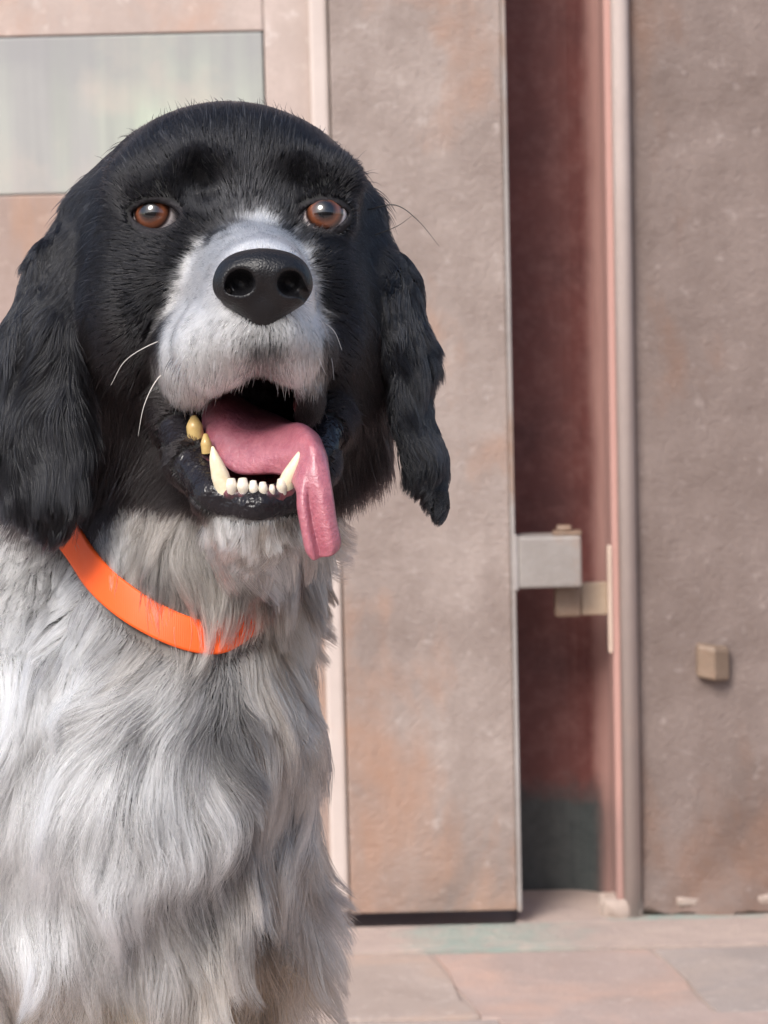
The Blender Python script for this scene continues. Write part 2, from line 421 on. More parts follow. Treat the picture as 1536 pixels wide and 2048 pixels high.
# ------------------------------------------------------------------ signed distance field on a stretched grid
def axis(lo, f0, f1, hi, fine, coarse):
    a = np.arange(f0, f1 + .1, fine)
    def grow(start, end, s):
        out, x, st = [], start, fine
        while abs(x - start) < abs(end - start):
            st = min(coarse, st * 1.25); x += s * st; out.append(x)
        return out
    return np.array(grow(f0, lo, -1)[::-1] + list(a) + grow(f1, hi, 1), np.float32)
GX = axis(-1500, -720, 170, 700, 6.0, 26)
GY = axis(-520, -440, 330, 2900, 6.5, 30)
GZ = axis(-2720, -110, 850, 950, 6.0, 26)
F = np.full((len(GX), len(GY), len(GZ)), 1e4, np.float32)

def region(lo, hi):
    s = []
    for g_, a, b in ((GX, lo[0], hi[0]), (GY, lo[1], hi[1]), (GZ, lo[2], hi[2])):
        i0 = max(0, np.searchsorted(g_, a) - 1); i1 = min(len(g_), np.searchsorted(g_, b) + 1)
        s.append(slice(i0, max(i1, i0 + 1)))
    return tuple(s)
def pts(s):
    return np.stack(np.meshgrid(GX[s[0]], GY[s[1]], GZ[s[2]], indexing='ij'), -1)
def d_ell(c, r, rot=None):
    c, r = np.array(c, np.float32), np.array(r, np.float32)
    def f(p):
        q = p - c
        if rot is not None: q = q @ np.array(rot, np.float32)
        k0 = np.sqrt(((q / r) ** 2).sum(-1)); k1 = np.sqrt(((q / (r * r)) ** 2).sum(-1))
        return k0 * (k0 - 1) / np.maximum(k1, 1e-6)
    R = float(max(r)); return f, c - R, c + R
def d_cap(a, b, ra, rb, flat=None, fk=1.0):
    a, b = np.array(a, np.float32), np.array(b, np.float32)
    def f(p):
        q, ba = p - a, b - a
        t = np.clip((q @ ba) / float(ba @ ba), 0, 1)
        d = q - t[..., None] * ba
        r = ra + (rb - ra) * t
        if flat is not None:
            nn = np.array(flat, np.float32); nn /= np.linalg.norm(nn)
            d = d + nn * ((d @ nn) * (fk - 1))[..., None]
            dd = np.sqrt((d * d).sum(-1)) - r
            return np.where(dd > 0, dd * .6, dd / fk)
        return np.sqrt((d * d).sum(-1)) - r
    R = max(ra, rb); return f, np.minimum(a, b) - R, np.maximum(a, b) + R
def smin(a, b, k):
    h = np.clip(.5 + .5 * (b - a) / k, 0, 1); return b + (a - b) * h - k * h * (1 - h)
def add(prim, k=20.0):
    f, lo, hi = prim; m = k + 70
    s = region(lo - m, hi + m); F[s] = smin(F[s], f(pts(s)), k)
def sub(prim, k=12.0):
    f, lo, hi = prim; m = k + 30
    s = region(lo - m, hi + m); F[s] = -smin(-F[s], f(pts(s)), k)
def chain(pts_, rs, k=20.0, flat=None, fk=1.0):
    for i in range(len(pts_) - 1): add(d_cap(pts_[i], pts_[i + 1], rs[i], rs[i + 1], flat, fk), k)
def tube(*p):                          # (px,py,y,r) list -> points and radii
    return [L(*q[:3]) for q in p], [q[3] for q in p]

# ---- trunk (a sitting dog, seen from the front; rump away from the viewer and a little to the left)
gz = lambda x, y, z: Lw(x, y, z)
chest_top = L(400, 1240, 330); chest_mid = L(330, 1600, 330); chest_low = L(330, 1950, 400)
add(d_ell(L(280, 1600, 330), (300, 330, 420)), 60)
add(d_ell(L(300, 1850, 380), (270, 300, 380)), 80)
add(d_cap(L(20, 1130, 430), L(60, 1500, 400), 150, 240), 70)
add(d_cap(L(220, 1000, 420), L(20, 1150, 430), 170, 160), 60)
hip = to_local(np.array([-.175, 2.02, .135]))
mid = to_local(np.array([-.165, 1.86, .33]))
add(d_cap(L(255, 1550, 480), mid, 340, 360), 120)
add(d_cap(mid, hip, 370, 420), 120)
w2 = lambda x, y, z: to_local(np.array([x, y, z]))
for s, xo in ((-1, -.21), (1, -.095)):
    # fore leg: elbow, wrist, paw
    chain([w2(xo, 1.72, .36), w2(xo - .004 * s, 1.69, .20), w2(xo - .006 * s, 1.675, .085), w2(xo - .006 * s, 1.665, .03)], [150, 112, 92, 90], 40)
    add(d_ell(w2(xo - .006 * s, 1.64, .024), (125, 175, 96)), 40)
    for q in (-1.5, -.5, .5, 1.5):
        add(d_ell(w2(xo - .006 * s + q * .0135, 1.607 + .004 * abs(q), .0155), (32, 62, 58)), 16)
    # hind leg: thigh, knee forward, hock behind, foot flat
    xh = -.185 + s * .075
    chain([w2(-.175 + s * .055, 2.0, .17), w2(xh - s * .012, 1.85, .19)], [330, 230], 60)
    chain([w2(xh - s * .012, 1.85, .19), w2(xh + s * .01, 1.96, .055)], [200, 105], 50)
    chain([w2(xh + s * .01, 1.97, .045), w2(xh + s * .015, 1.80, .028)], [95, 95], 40)
    for q in (-1, 0, 1):
        add(d_ell(w2(xh + s * .015 + q * .016, 1.765, .017), (36, 66, 62)), 16)
chain([w2(-.17, 2.10, .06), w2(-.16, 2.24, .028), w2(-.26, 2.33, .024)], [95, 70, 40], 40)
# shoulders, neck
add(d_cap(L(130, 1400, 380), L(110, 1800, 330), 220, 190), 80)
add(d_cap(L(475, 1460, 380), L(478, 1830, 330), 100, 112), 80)
chain(*tube((430, 620, 420, 230), (395, 950, 360, 222), (370, 1150, 330, 224), (345, 1400, 320, 275)), 60)
# ---- skull and face
add(d_ell(L(452, 480, 245), (300, 306, 268)), 40)
add(d_ell(L(400, 372, 120), (150, 118, 120)), 70)
add(d_ell(L(545, 372, 120), (142, 118, 120)), 70)
add(d_ell(L(462, 342, 140), (120, 130, 106)), 70)
add(d_cap(L(215, 430, 230), L(165, 560, 220), 70, 75), 60)
add(d_cap(L(700, 430, 230), L(722, 560, 220), 55, 70), 60)
add(d_ell(L(318, 358, 48), (80, 52, 48)), 60)           # brows
add(d_ell(L(642, 358, 48), (76, 52, 48)), 60)
add(d_ell(L(268, 640, 170), (110, 200, 190)), 60)       # cheeks
add(d_ell(L(660, 660, 170), (90, 200, 200)), 60)
add(d_cap(L(285, 780, 190), L(300, 900, 210), 100, 85), 50)
add(d_cap(L(660, 770, 190), L(640, 890, 210), 95, 75), 50)
add(d_cap(L(715, 760, 230), L(722, 870, 240), 70, 52), 40)
add(d_cap(L(235, 880, 250), L(220, 960, 250), 80, 55), 40)
add(d_ell(L(345, 545, 20), (75, 80, 75)), 50)           # cheekbones under the eyes
add(d_ell(L(622, 545, 20), (65, 80, 75)), 50)
sub(d_ell(L(404, 366, -48), (40, 50, 36)), 60)          # hollows inside the brows
sub(d_ell(L(590, 360, -48), (38, 50, 36)), 60)
# muzzle
add(d_cap(L(485, 545, 60), L(522, 572, -300), 118, 86), 45)
add(d_cap(L(476, 640, 60), L(510, 636, -260), 134, 102), 45)
chain(*tube((380, 700, 60, 88), (405, 705, -110, 80), (432, 690, -240, 68), (478, 668, -318, 50)), 30)   # flews
chain(*tube((618, 700, 60, 74), (594, 702, -110, 62), (584, 690, -240, 54), (556, 668, -318, 46)), 30)
add(d_cap(L(367, 700, -60), L(372, 752, -80), 48, 40), 26)
add(d_cap(L(600, 705, -100), L(604, 785, -70), 42, 38), 26)
add(d_cap(L(585, 735, -170), L(604, 812, -95), 36, 34), 22)
add(d_cap(L(470, 715, -230), L(455, 760, -190), 30, 26), 22)
# lower jaw
chain(*tube((335, 770, 130, 70), (352, 850, 20, 42), (378, 925, -90, 38), (428, 990, -185, 36), (514, 1012, -222, 36),
            (592, 992, -190, 34), (634, 930, -90, 36), (652, 850, 20, 42), (655, 770, 130, 70)), 22)
add(d_cap(L(495, 930, 200), L(512, 1030, -130), 150, 72), 40)
add(d_ell(L(505, 1042, -165), (82, 62, 44)), 30)
add(d_cap(L(490, 900, 260), L(450, 1060, 260), 190, 190), 60)
# mouth hollow
CAV = [d_cap(L(515, 800, 140), L(514, 880, -60), 92, 104), d_cap(L(514, 880, -60), L(514, 908, -160), 104, 70), d_cap(L(514, 870, -200), L(514, 840, -330), 80, 100)]
sub(d_cap(L(512, 770, 130), L(508, 800, -190), 70, 78), 14)
sub(d_ell(L(517, 774, -300), (34, 70, 44)), 12)
sub(d_cap(L(521, 660, -400), L(517, 735, -372), 7, 9), 10)      # parting of the upper lip
for c_ in CAV[:2]: sub(c_, 14)
# ---- ears
EAR_L = tube((166, 440, 200, 50), (118, 540, 160, 68), (76, 690, 120, 84), (70, 840, 95, 94), (92, 950, 70, 78), (116, 1014, 60, 42))
EAR_R = tube((742, 500, 220, 45), (790, 570, 180, 66), (812, 690, 160, 54), (822, 800, 150, 46), (850, 910, 130, 46), (876, 1008, 120, 30))
ear_fn = []
for (p_, r_), nrm in ((EAR_L, (-.45, -.85, .1)), (EAR_R, (.72, -.62, .1))):
    for i in range(len(p_) - 1):
        pr_ = d_cap(p_[i], p_[i + 1], r_[i], r_[i + 1], nrm, 3.2); ear_fn.append(pr_); add(pr_, 22)
# ---- eyes: lids round each ball, then the almond opening
EYES = [(L(314, 432, 30), 50.0, 1), (L(647, 432, 30), 50.0, -1)]
for c, r, sgn in EYES:
    add(d_ell(c + np.array([0, 8, 0]), (r + 12, r + 6, r + 9)), 20)
    def lens(p, c=c, sgn=sgn):
        x = p[..., 0] - c[0]; z = p[..., 2] - c[2]; y = p[..., 1] - c[1]
        zz = z - .06 * sgn * -x                          # corners tilt a little
        up = np.sqrt(x * x + (zz + 44) ** 2) - 67.0
        dn = np.sqrt(x * x + (zz - 33) ** 2) - 62.0
        return np.maximum(np.maximum(up, dn), y - 6)
    sub((lens, c - 75, c + 75), 5)
# nose seat
sub(d_ell(L(526, 575, -420), (92, 60, 62)), 10)

# ------------------------------------------------------------------ surface nets
def surface_nets(F, xs, ys, zs):
    ins = F < 0
    nx, ny, nz = F.shape
    cnt = np.zeros((nx - 1, ny - 1, nz - 1), np.int8)
    for i in (0, 1):
        for j in (0, 1):
            for k in (0, 1): cnt += ins[i:nx - 1 + i, j:ny - 1 + j, k:nz - 1 + k]
    act = (cnt > 0) & (cnt < 8); idx = np.argwhere(act)
    vid = np.full(act.shape, -1, np.int32); vid[act] = np.arange(len(idx))
    acc = np.zeros((len(idx), 3)); num = np.zeros(len(idx))
    G = (xs, ys, zs); I = idx
    for ax in range(3):
        o1, o2 = [a for a in range(3) if a != ax]
        for a in (0, 1):
            for b in (0, 1):
                p0 = I.copy(); p0[:, o1] += a; p0[:, o2] += b; p1 = p0.copy(); p1[:, ax] += 1
                f0 = F[p0[:, 0], p0[:, 1], p0[:, 2]]; f1 = F[p1[:, 0], p1[:, 1], p1[:, 2]]
                m = (f0 < 0) != (f1 < 0); t = np.where(m, f0 / np.where(m, f0 - f1, 1), 0)
                P = np.stack([G[d][p0[:, d]] for d in range(3)], 1).astype(float)
                P[:, ax] += t * (G[ax][p1[:, ax]] - G[ax][p0[:, ax]])
                acc += P * m[:, None]; num += m
    V = acc / num[:, None]
    quads = []
    for ax in range(3):
        o1, o2 = (ax + 1) % 3, (ax + 2) % 3
        s0 = [slice(None)] * 3; s1 = [slice(None)] * 3
        s0[ax] = slice(0, -1); s1[ax] = slice(1, None)
        e = np.argwhere(ins[tuple(s0)] != ins[tuple(s1)])
        e = e[(e[:, o1] > 0) & (e[:, o2] > 0) & (e[:, o1] < F.shape[o1] - 1) & (e[:, o2] < F.shape[o2] - 1)]
        q = []
        for a, b in ((-1, -1), (0, -1), (0, 0), (-1, 0)):
            c = e.copy(); c[:, o1] += a; c[:, o2] += b; q.append(vid[c[:, 0], c[:, 1], c[:, 2]])
        q = np.stack(q, 1); flip = ~ins[e[:, 0], e[:, 1], e[:, 2]]
        q[flip] = q[flip][:, ::-1]; quads.append(q)
    return V, np.concatenate(quads)
def np_mesh(name, V, Qd, mat, parent=None):
    me = bpy.data.meshes.new(name); k = Qd.shape[1]
    me.vertices.add(len(V)); me.vertices.foreach_set('co', np.ascontiguousarray(V, np.float32).ravel())
    me.loops.add(Qd.size); me.loops.foreach_set('vertex_index', Qd.astype(np.int32).ravel())
    me.polygons.add(len(Qd)); me.polygons.foreach_set('loop_start', np.arange(0, Qd.size, k, dtype=np.int32))
    me.update(calc_edges=True); me.polygons.foreach_set('use_smooth', np.ones(len(Qd), bool))
    if mat: me.materials.append(mat)
    return link(bpy.data.objects.new(name, me), parent)
def relax(V, Qd, it=2, lam=.5):
    e = np.concatenate([Qd[:, [0, 1]], Qd[:, [1, 2]], Qd[:, [2, 3]], Qd[:, [3, 0]]])
    for _ in range(it):
        s = np.zeros_like(V); n = np.zeros(len(V))
        for d in range(3): s[:, d] = np.bincount(e[:, 0], V[e[:, 1], d], len(V)) + np.bincount(e[:, 1], V[e[:, 0], d], len(V))
        n = np.bincount(e[:, 0], minlength=len(V)) + np.bincount(e[:, 1], minlength=len(V))
        V = V + lam * (s / np.maximum(n, 1)[:, None] - V)
    return V
def sample(F, p, gs):
    ii, tt = [], []
    for d in range(3):
        g_ = gs[d]; i = np.clip(np.searchsorted(g_, p[:, d]) - 1, 0, len(g_) - 2)
        ii.append(i); tt.append(np.clip((p[:, d] - g_[i]) / (g_[i + 1] - g_[i]), 0, 1))
    r = 0
    for a in (0, 1):
        for b in (0, 1):
            for c in (0, 1):
                w = (tt[0] if a else 1 - tt[0]) * (tt[1] if b else 1 - tt[1]) * (tt[2] if c else 1 - tt[2])
                r = r + w * F[ii[0] + a, ii[1] + b, ii[2] + c]
    return r
GS = (GX, GY, GZ)
def fsample(p): return sample(F, p, GS)
def fgrad(p, h=6.0):
    g_ = np.stack([fsample(p + np.eye(3)[d] * h) - fsample(p - np.eye(3)[d] * h) for d in range(3)], 1)
    return g_ / np.maximum(np.linalg.norm(g_, axis=1, keepdims=True), 1e-6)

BV, BQ = surface_nets(F, GX, GY, GZ)
BV = relax(BV, BQ, 2, .5)

# ------------------------------------------------------------------ coat pattern
_nr = np.random.default_rng(11)
_nd = [_nr.normal(0, 1, (7, 3)) for _ in range(8)]; _np_ = [_nr.uniform(0, 6.28, 7) for _ in range(8)]
def noise3(p, scale, s=0):             # smooth noise, about -1..1
    q = p / scale; a = 0
    for k in range(7): a = a + np.sin(q @ _nd[s][k] * (1 + .25 * k) + _np_[s][k] + 1.5 * np.sin(q @ _nd[(s + 1) % 8][k] * .6))
    return a / 3.2
def sstep(x, a, b): t = np.clip((x - a) / (b - a), 0, 1); return t * t * (3 - 2 * t)
def poly_sd(px, py, poly):
    poly = np.array(poly, float); d = np.full(px.shape, 1e9); ins = np.zeros(px.shape, bool)
    for i in range(len(poly)):
        a, b = poly[i], poly[(i + 1) % len(poly)]
        ex, ey = b - a; wx, wy = px - a[0], py - a[1]
        t = np.clip((wx * ex + wy * ey) / (ex * ex + ey * ey), 0, 1)
        d = np.minimum(d, (wx - ex * t) ** 2 + (wy - ey * t) ** 2)
        c = (a[1] <= py) != (b[1] <= py)
        xi = a[0] + (py - a[1]) * ex / np.where(ey == 0, 1e-9, ey); ins ^= c & (px < xi)
    return np.where(ins, -1, 1) * np.sqrt(d)
BLAZE = [(446, 476), (482, 446), (512, 428), (545, 448), (582, 478), (612, 515), (630, 565), (638, 620), (644, 700), (640, 750), (600, 766),
         (545, 770), (450, 800), (380, 815), (335, 780), (318, 735), (332, 665), (352, 600), (372, 545), (402, 500)]
BLACK = np.array(hx('#2b2a30')); BLACK = np.array([.006, .006, .0075])
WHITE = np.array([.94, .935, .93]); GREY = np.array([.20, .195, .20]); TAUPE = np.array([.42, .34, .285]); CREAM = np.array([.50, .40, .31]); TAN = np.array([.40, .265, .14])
def lerp(a, b, t): return a + (b - a) * t[:, None]
def ear_mask(p):
    d = np.full(len(p), 1e9)
    for f, lo, hi in ear_fn: d = np.minimum(d, f(p.astype(np.float32)))
    return d
def coat(p, hairs=True):
    """fur colour at skin points p"""
    px, py = to_px(p); y = p[:, 1]; n = len(p)
    rnd = _nr.random(n) if hairs else np.full(n, .5)
    c = np.tile(BLACK, (n, 1))
    # grey-black body line
    xs = np.array([-400, 0, 100, 190, 240, 300, 360, 420, 500, 600, 640, 680, 740, 1000])
    ys = np.array([960, 985, 1000, 1010, 985, 985, 1008, 1030, 1036, 1030, 990, 975, 930, 930])
    edge = np.interp(px, xs, ys) + 10 * noise3(p, 40, 1)
    body = sstep(py - edge, -10, 12) * (ear_mask(p) > 14)
    body = np.where((y > 330) & (py > 820) & (px < 620), np.maximum(body, sstep(py, 960, 1010)), body)
    # chest: pale ground with darker flecked locks
    g0 = np.tile(WHITE * .92, (n, 1))
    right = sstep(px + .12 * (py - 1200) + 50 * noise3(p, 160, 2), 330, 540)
    g0 = lerp(g0, np.tile(TAUPE, (n, 1)), right * .92)  # warmer light on the right side put into the coat colour
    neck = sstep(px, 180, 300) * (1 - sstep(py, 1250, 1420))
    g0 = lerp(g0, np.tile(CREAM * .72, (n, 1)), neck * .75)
    def blob(cx, cy, rx, ry, a): return a * np.exp(-((px - cx) / rx) ** 2 - ((py - cy) / ry) ** 2)
    dk = (blob(430, 1400, 55, 110, .85) + blob(455, 1580, 45, 90, .8) + blob(325, 1150, 40, 80, .9) + blob(590, 1160, 45, 90, .7) + blob(470, 1180, 30, 60, .5) + blob(110, 1330, 45, 110, .6) + blob(30, 1480, 40, 60, .35)
          + blob(280, 1830, 45, 70, .45) + blob(300, 1440, 50, 50, .35) + blob(560, 1420, 40, 60, .35) + blob(470, 1760, 40, 80, .5) + blob(70, 1190, 60, 60, .3) + blob(590, 1800, 60, 50, .25))
    lt = blob(60, 1560, 140, 190, 1.2) + blob(270, 1630, 100, 150, 1.2) + blob(30, 1300, 70, 130, .8) + blob(190, 1450, 60, 90, .6) + blob(340, 1480, 60, 60, .6) + blob(60, 1900, 90, 70, .5)
    dk = np.clip(dk * (.9 + .7 * noise3(p, 45, 3)) + .45 * sstep(noise3(p, 75, 1), .15, .8), 0, 1) * (1 - .8 * np.clip(lt, 0, 1))
    g0 = lerp(g0, np.tile(WHITE, (n, 1)), np.clip(lt * .8, 0, 1))
    g0 = lerp(g0, np.tile(GREY * .32, (n, 1)), dk)
    g0 = lerp(g0, np.tile(GREY * .3, (n, 1)), np.clip(.8 * sstep(noise3(p, 34, 4) + .3 * (rnd - .5), .45, .95), 0, 1) * (1 - np.clip(lt, 0, .8)))
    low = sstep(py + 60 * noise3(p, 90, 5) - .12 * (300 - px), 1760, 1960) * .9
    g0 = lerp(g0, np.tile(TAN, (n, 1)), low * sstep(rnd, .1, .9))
    # chin
    chin = blob(508, 1062, 95, 34, 1.0)
    g0 = lerp(g0, np.tile(WHITE * .9, (n, 1)), np.clip(chin, 0, 1) * (rnd > .25))
    c = lerp(c, g0, body)
    # muzzle
    sd = poly_sd(px, py, BLAZE) + 9 * noise3(p, 22, 6) + 14 * (rnd - .5)
    w = sstep(-sd, -9, 11) * (y < 120) * (1 - sstep(py, 835, 850))
    m0 = np.tile(WHITE, (n, 1))
    m0 = lerp(m0, np.tile(GREY * .8, (n, 1)), .8 * sstep(noise3(p, 13, 7) + .3 * (rnd - .5), .55, .9))
    cl = np.exp(-((px - 535) / 62) ** 2 - ((py - 705) / 46) ** 2)
    m0 = lerp(m0, np.tile(GREY * .35, (n, 1)), np.clip(cl * 1.25, 0, 1) * (rnd < .72))
    m0 = lerp(m0, np.tile(TAUPE * .8, (n, 1)), .7 * sstep(px, 590, 640) * sstep(py, 590, 700))
    m0 = lerp(m0, np.tile(GREY * .9, (n, 1)), .6 * np.exp(-((px - 440) / 40) ** 2 - ((py - 540) / 60) ** 2))
    c = lerp(c, m0, w)
    # a faint greying down the stop and a few pale hairs on the crown
    st = np.exp(-((px - 500) / 40) ** 2 - ((py - 420) / 55) ** 2) * (y < 160)
    c = lerp(c, np.tile(GREY * .8, (n, 1)), np.clip(st * .9, 0, 1) * (rnd > .45))
    c = lerp(c, np.tile(GREY, (n, 1)), ((rnd > .985) & (body < .5) & (py < 420)).astype(float) * .8)
    # brown tinge of the lower cheeks
    br = sstep(py, 560, 760) * (1 - body) * (1 - w) * (ear_mask(p) > 20)
    c = lerp(c, np.tile(np.array([.011, .007, .0065]), (n, 1)), br * .7)
    return c, w, body

# bare skin: lids, lips and the inside of the mouth
def bare(p):
    px, py = to_px(p); y = p[:, 1]
    q = p.astype(np.float32)
    cav = np.minimum(np.minimum(CAV[0][0](q), CAV[1][0](q)), d_cap(L(512, 770, 130), L(508, 800, -190), 70, 78)[0](q))
    mouth = 1 - sstep(cav, 4, 10)
    lids = np.zeros(len(p))
    for c, r, s in EYES:
        d = np.sqrt(((px - (c[0] / (1 + c[1] / FPX) + 768)) / 57) ** 2 + ((py - 433) / 38) ** 2)
        lids = np.maximum(lids, (d < 1) & (y < 90))
    rim = tube((335, 800, 100, 46), (352, 850, 20, 44), (378, 925, -90, 42), (428, 990, -185, 42), (514, 1012, -222, 42), (592, 992, -190, 40), (634, 930, -90, 42), (652, 850, 20, 44))
    d = np.full(len(p), 1e9)
    for i in range(7): d = np.minimum(d, d_cap(rim[0][i], rim[0][i + 1], rim[1][i], rim[1][i + 1])[0](q))
    lip = (d < 0) * (py < np.interp(px, [330, 345, 375, 425, 514, 595, 640, 660], [890, 930, 985, 1028, 1042, 1024, 970, 900]))
    seat = d_ell(L(526, 575, -420), (100, 64, 70))[0](q) < 4
    return mouth, lids, lip * 1.0, seat * 1.0

cc, _, _ = coat(BV, False)
mo, li, lp, se = bare(BV)
skin = np.where(cc.mean(1, keepdims=True) > .05, cc * .30, .016)
chz_ = np.exp(-((to_px(BV)[0] - 510) / 120) ** 2 - ((to_px(BV)[1] - 1085) / 45) ** 2) * (BV[:, 1] < 60)
skin = skin * (1 - .8 * chz_)[:, None]
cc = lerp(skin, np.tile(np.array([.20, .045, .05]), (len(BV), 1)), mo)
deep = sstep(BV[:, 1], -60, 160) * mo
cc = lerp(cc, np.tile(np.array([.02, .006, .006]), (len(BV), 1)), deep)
pal = mo * sstep(to_px(BV)[1], 700, 720) * (1 - sstep(to_px(BV)[1], 800, 830))
cc = lerp(cc, np.tile(np.array([.030, .018, .018]), (len(BV), 1)), pal)
cc = lerp(cc, np.tile(np.array([.014, .012, .014]), (len(BV), 1)), np.clip(li + lp * (1 - mo * .4) + se, 0, 1))
wet = np.clip(mo + lp + li * .25, 0, 1)

def color_attr(me, name, arr, dom='POINT'):
    a = me.attributes.new(name, 'FLOAT_COLOR', dom); a.data.foreach_set('color', np.c_[arr, np.ones(len(arr))].astype(np.float32).ravel())
sk = NT('dog_skin', .8, .3)
at = sk.n('Attribute', attribute_name='skin_colour'); sk.col(at.outputs['Color'])
at2 = sk.n('Attribute', attribute_name='wetness')
mr = sk.n('MapRange'); mr.inputs[3].default_value = .85; mr.inputs[4].default_value = .22; sk.l(at2.outputs['Fac'], mr.inputs[0]); sk.l(mr.outputs[0], sk.b.inputs['Roughness'])
sk.bump(sk.noise(300, 3, .5), .25, .002); sk.bump(sk.noise(95, 3, .6), .6, .005)
body_w = to_world(BV); DB = np.array([-.12, 1.75, 0.0])
dog = np_mesh('dog', body_w - DB, BQ, sk.m); dog.location = DB
thing(dog, 'black and white long-haired dog sitting with its mouth open and tongue hanging out', 'dog')
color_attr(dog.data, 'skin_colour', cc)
a = dog.data.attributes.new('wetness', 'FLOAT', 'POINT'); a.data.foreach_set('value', wet.astype(np.float32))
def dl(p): return to_world(p) - DB                        # sculpt frame -> the dog's own frame

# ------------------------------------------------------------------ eyes
def eye_material():
    t = NT('eye', .08, .5)
    sep = t.n('SeparateXYZ'); t.l(t.co, sep.inputs[0])
    cx = t.n('CombineXYZ'); t.l(sep.outputs[0], cx.inputs[0]); t.l(sep.outputs[1], cx.inputs[1])
    ln = t.n('VectorMath', operation='LENGTH'); t.l(cx.outputs[0], ln.inputs[0]); r = t.math('DIVIDE', ln.outputs['Value'], 50 * UN)
    nz = t.noise(900, 5, .7, vec=t.mapping(scale=(1, 1, .2)))
    rr = t.math('ADD', r, t.math('MULTIPLY', t.math('SUBTRACT', nz, .5), .06))
    iris = t.ramp(rr, (.0, (.002, .0015, .0015)), (.31, (.003, .002, .002)), (.42, (.05, .016, .008)), (.55, (.16, .052, .024)), (.64, (.10, .033, .016)), (.715, (.010, .005, .004)), (.75, (.14, .10, .10)), (.80, (.70, .63, .62)))
    c = t.mix(t.math('MULTIPLY', t.math('GREATER_THAN', nz, .55), .25), iris, (.05, .015, .008), 'MULTIPLY')
    t.col(iris)
    t.b.inputs['Coat Weight'].default_value = 1.0; t.b.inputs['Coat IOR'].default_value = 1.7; t.b.inputs['Specular IOR Level'].default_value = .2; t.b.inputs['Coat Roughness'].default_value = .015; t.b.inputs['Roughness'].default_value = .35
    return t.m
M_EYE = eye_material()
def make_eye(c, r, gaze):
    n, mm = 48, 32; V = []; Fc = []
    for i in range(mm + 1):
        th = math.pi * i / mm
        for k in range(n):
            a = 2 * math.pi * k / n; s = math.sin(th); z = math.cos(th)
            b = 1 + .075 * max(0, 1 - (s / .70) ** 2) * (z > 0)
            V.append((r * s * math.cos(a), r * s * math.sin(a), r * z * b))
    for i in range(mm):
        for k in range(n): Fc.append((i * n + k, (i + 1) * n + k, (i + 1) * n + (k + 1) % n, i * n + (k + 1) % n))
    me_v = np.array(V) * UN
    o = np_mesh('eye', me_v, np.array(Fc), M_EYE, dog)
    gw = Q @ (np.array(gaze) / np.linalg.norm(gaze))
    o.location = Vector(dl(c + np.array([0, 1.0, 0]))); o.rotation_mode = 'QUATERNION'; o.rotation_quaternion = Vector(gw).to_track_quat('Z', 'Y')
    return o
make_eye(EYES[0][0], 49.0, (-.26, -1, .17)); make_eye(EYES[1][0], 49.0, (.08, -1, .18))

# ------------------------------------------------------------------ nose
F_keep, GX_k, GY_k, GZ_k = F, GX, GY, GZ
c0 = L(526, 580, -380)
GX = np.arange(c0[0] - 130, c0[0] + 131, 2.4).astype(np.float32); GY = np.arange(c0[1] - 75, c0[1] + 100, 2.4).astype(np.float32); GZ = np.arange(c0[2] - 105, c0[2] + 105, 2.4).astype(np.float32)
F = np.full((len(GX), len(GY), len(GZ)), 1e3, np.float32)
add(d_ell(L(480, 568, -368), (52, 56, 50)), 14); add(d_ell(L(573, 568, -368), (50, 56, 50)), 14)
add(d_ell(L(526, 543, -372), (76, 58, 44)), 22); add(d_ell(L(526, 606, -360), (54, 40, 42)), 18); add(d_ell(L(526, 640, -350), (34, 30, 26)), 16)
sub(d_ell(L(480, 564, -425), (27, 56, 24)), 10); sub(d_cap(L(472, 566, -418), L(444, 594, -370), 14, 9), 8)
sub(d_ell(L(581, 566, -425), (25, 56, 24)), 10); sub(d_cap(L(590, 570, -418), L(614, 596, -370), 14, 9), 8)
sub(d_cap(L(527, 572, -436), L(526, 655, -388), 6, 6), 9)
NV, NQ = surface_nets(F, GX, GY, GZ); NV = relax(NV, NQ, 2)
F, GX, GY, GZ = F_keep, GX_k, GY_k, GZ_k; GS = (GX, GY, GZ)
nm = NT('nose_leather', .42, .4); nm.col(nm.mix(nm.noise(500, 3), (.004, .004, .005), (.009, .0085, .010)))
vo = nm.n('TexVoronoi', feature='DISTANCE_TO_EDGE'); vo.inputs['Scale'].default_value = 520; nm.l(nm.co, vo.inputs['Vector'])
nm.bump(nm.ramp(vo.outputs['Distance'], (0, (0, 0, 0)), (.25, (1, 1, 1))), .22, .0006); nm.bump(nm.noise(350, 3), .2, .0008)
nose = np_mesh('nose', dl(NV), NQ, nm.m, dog)

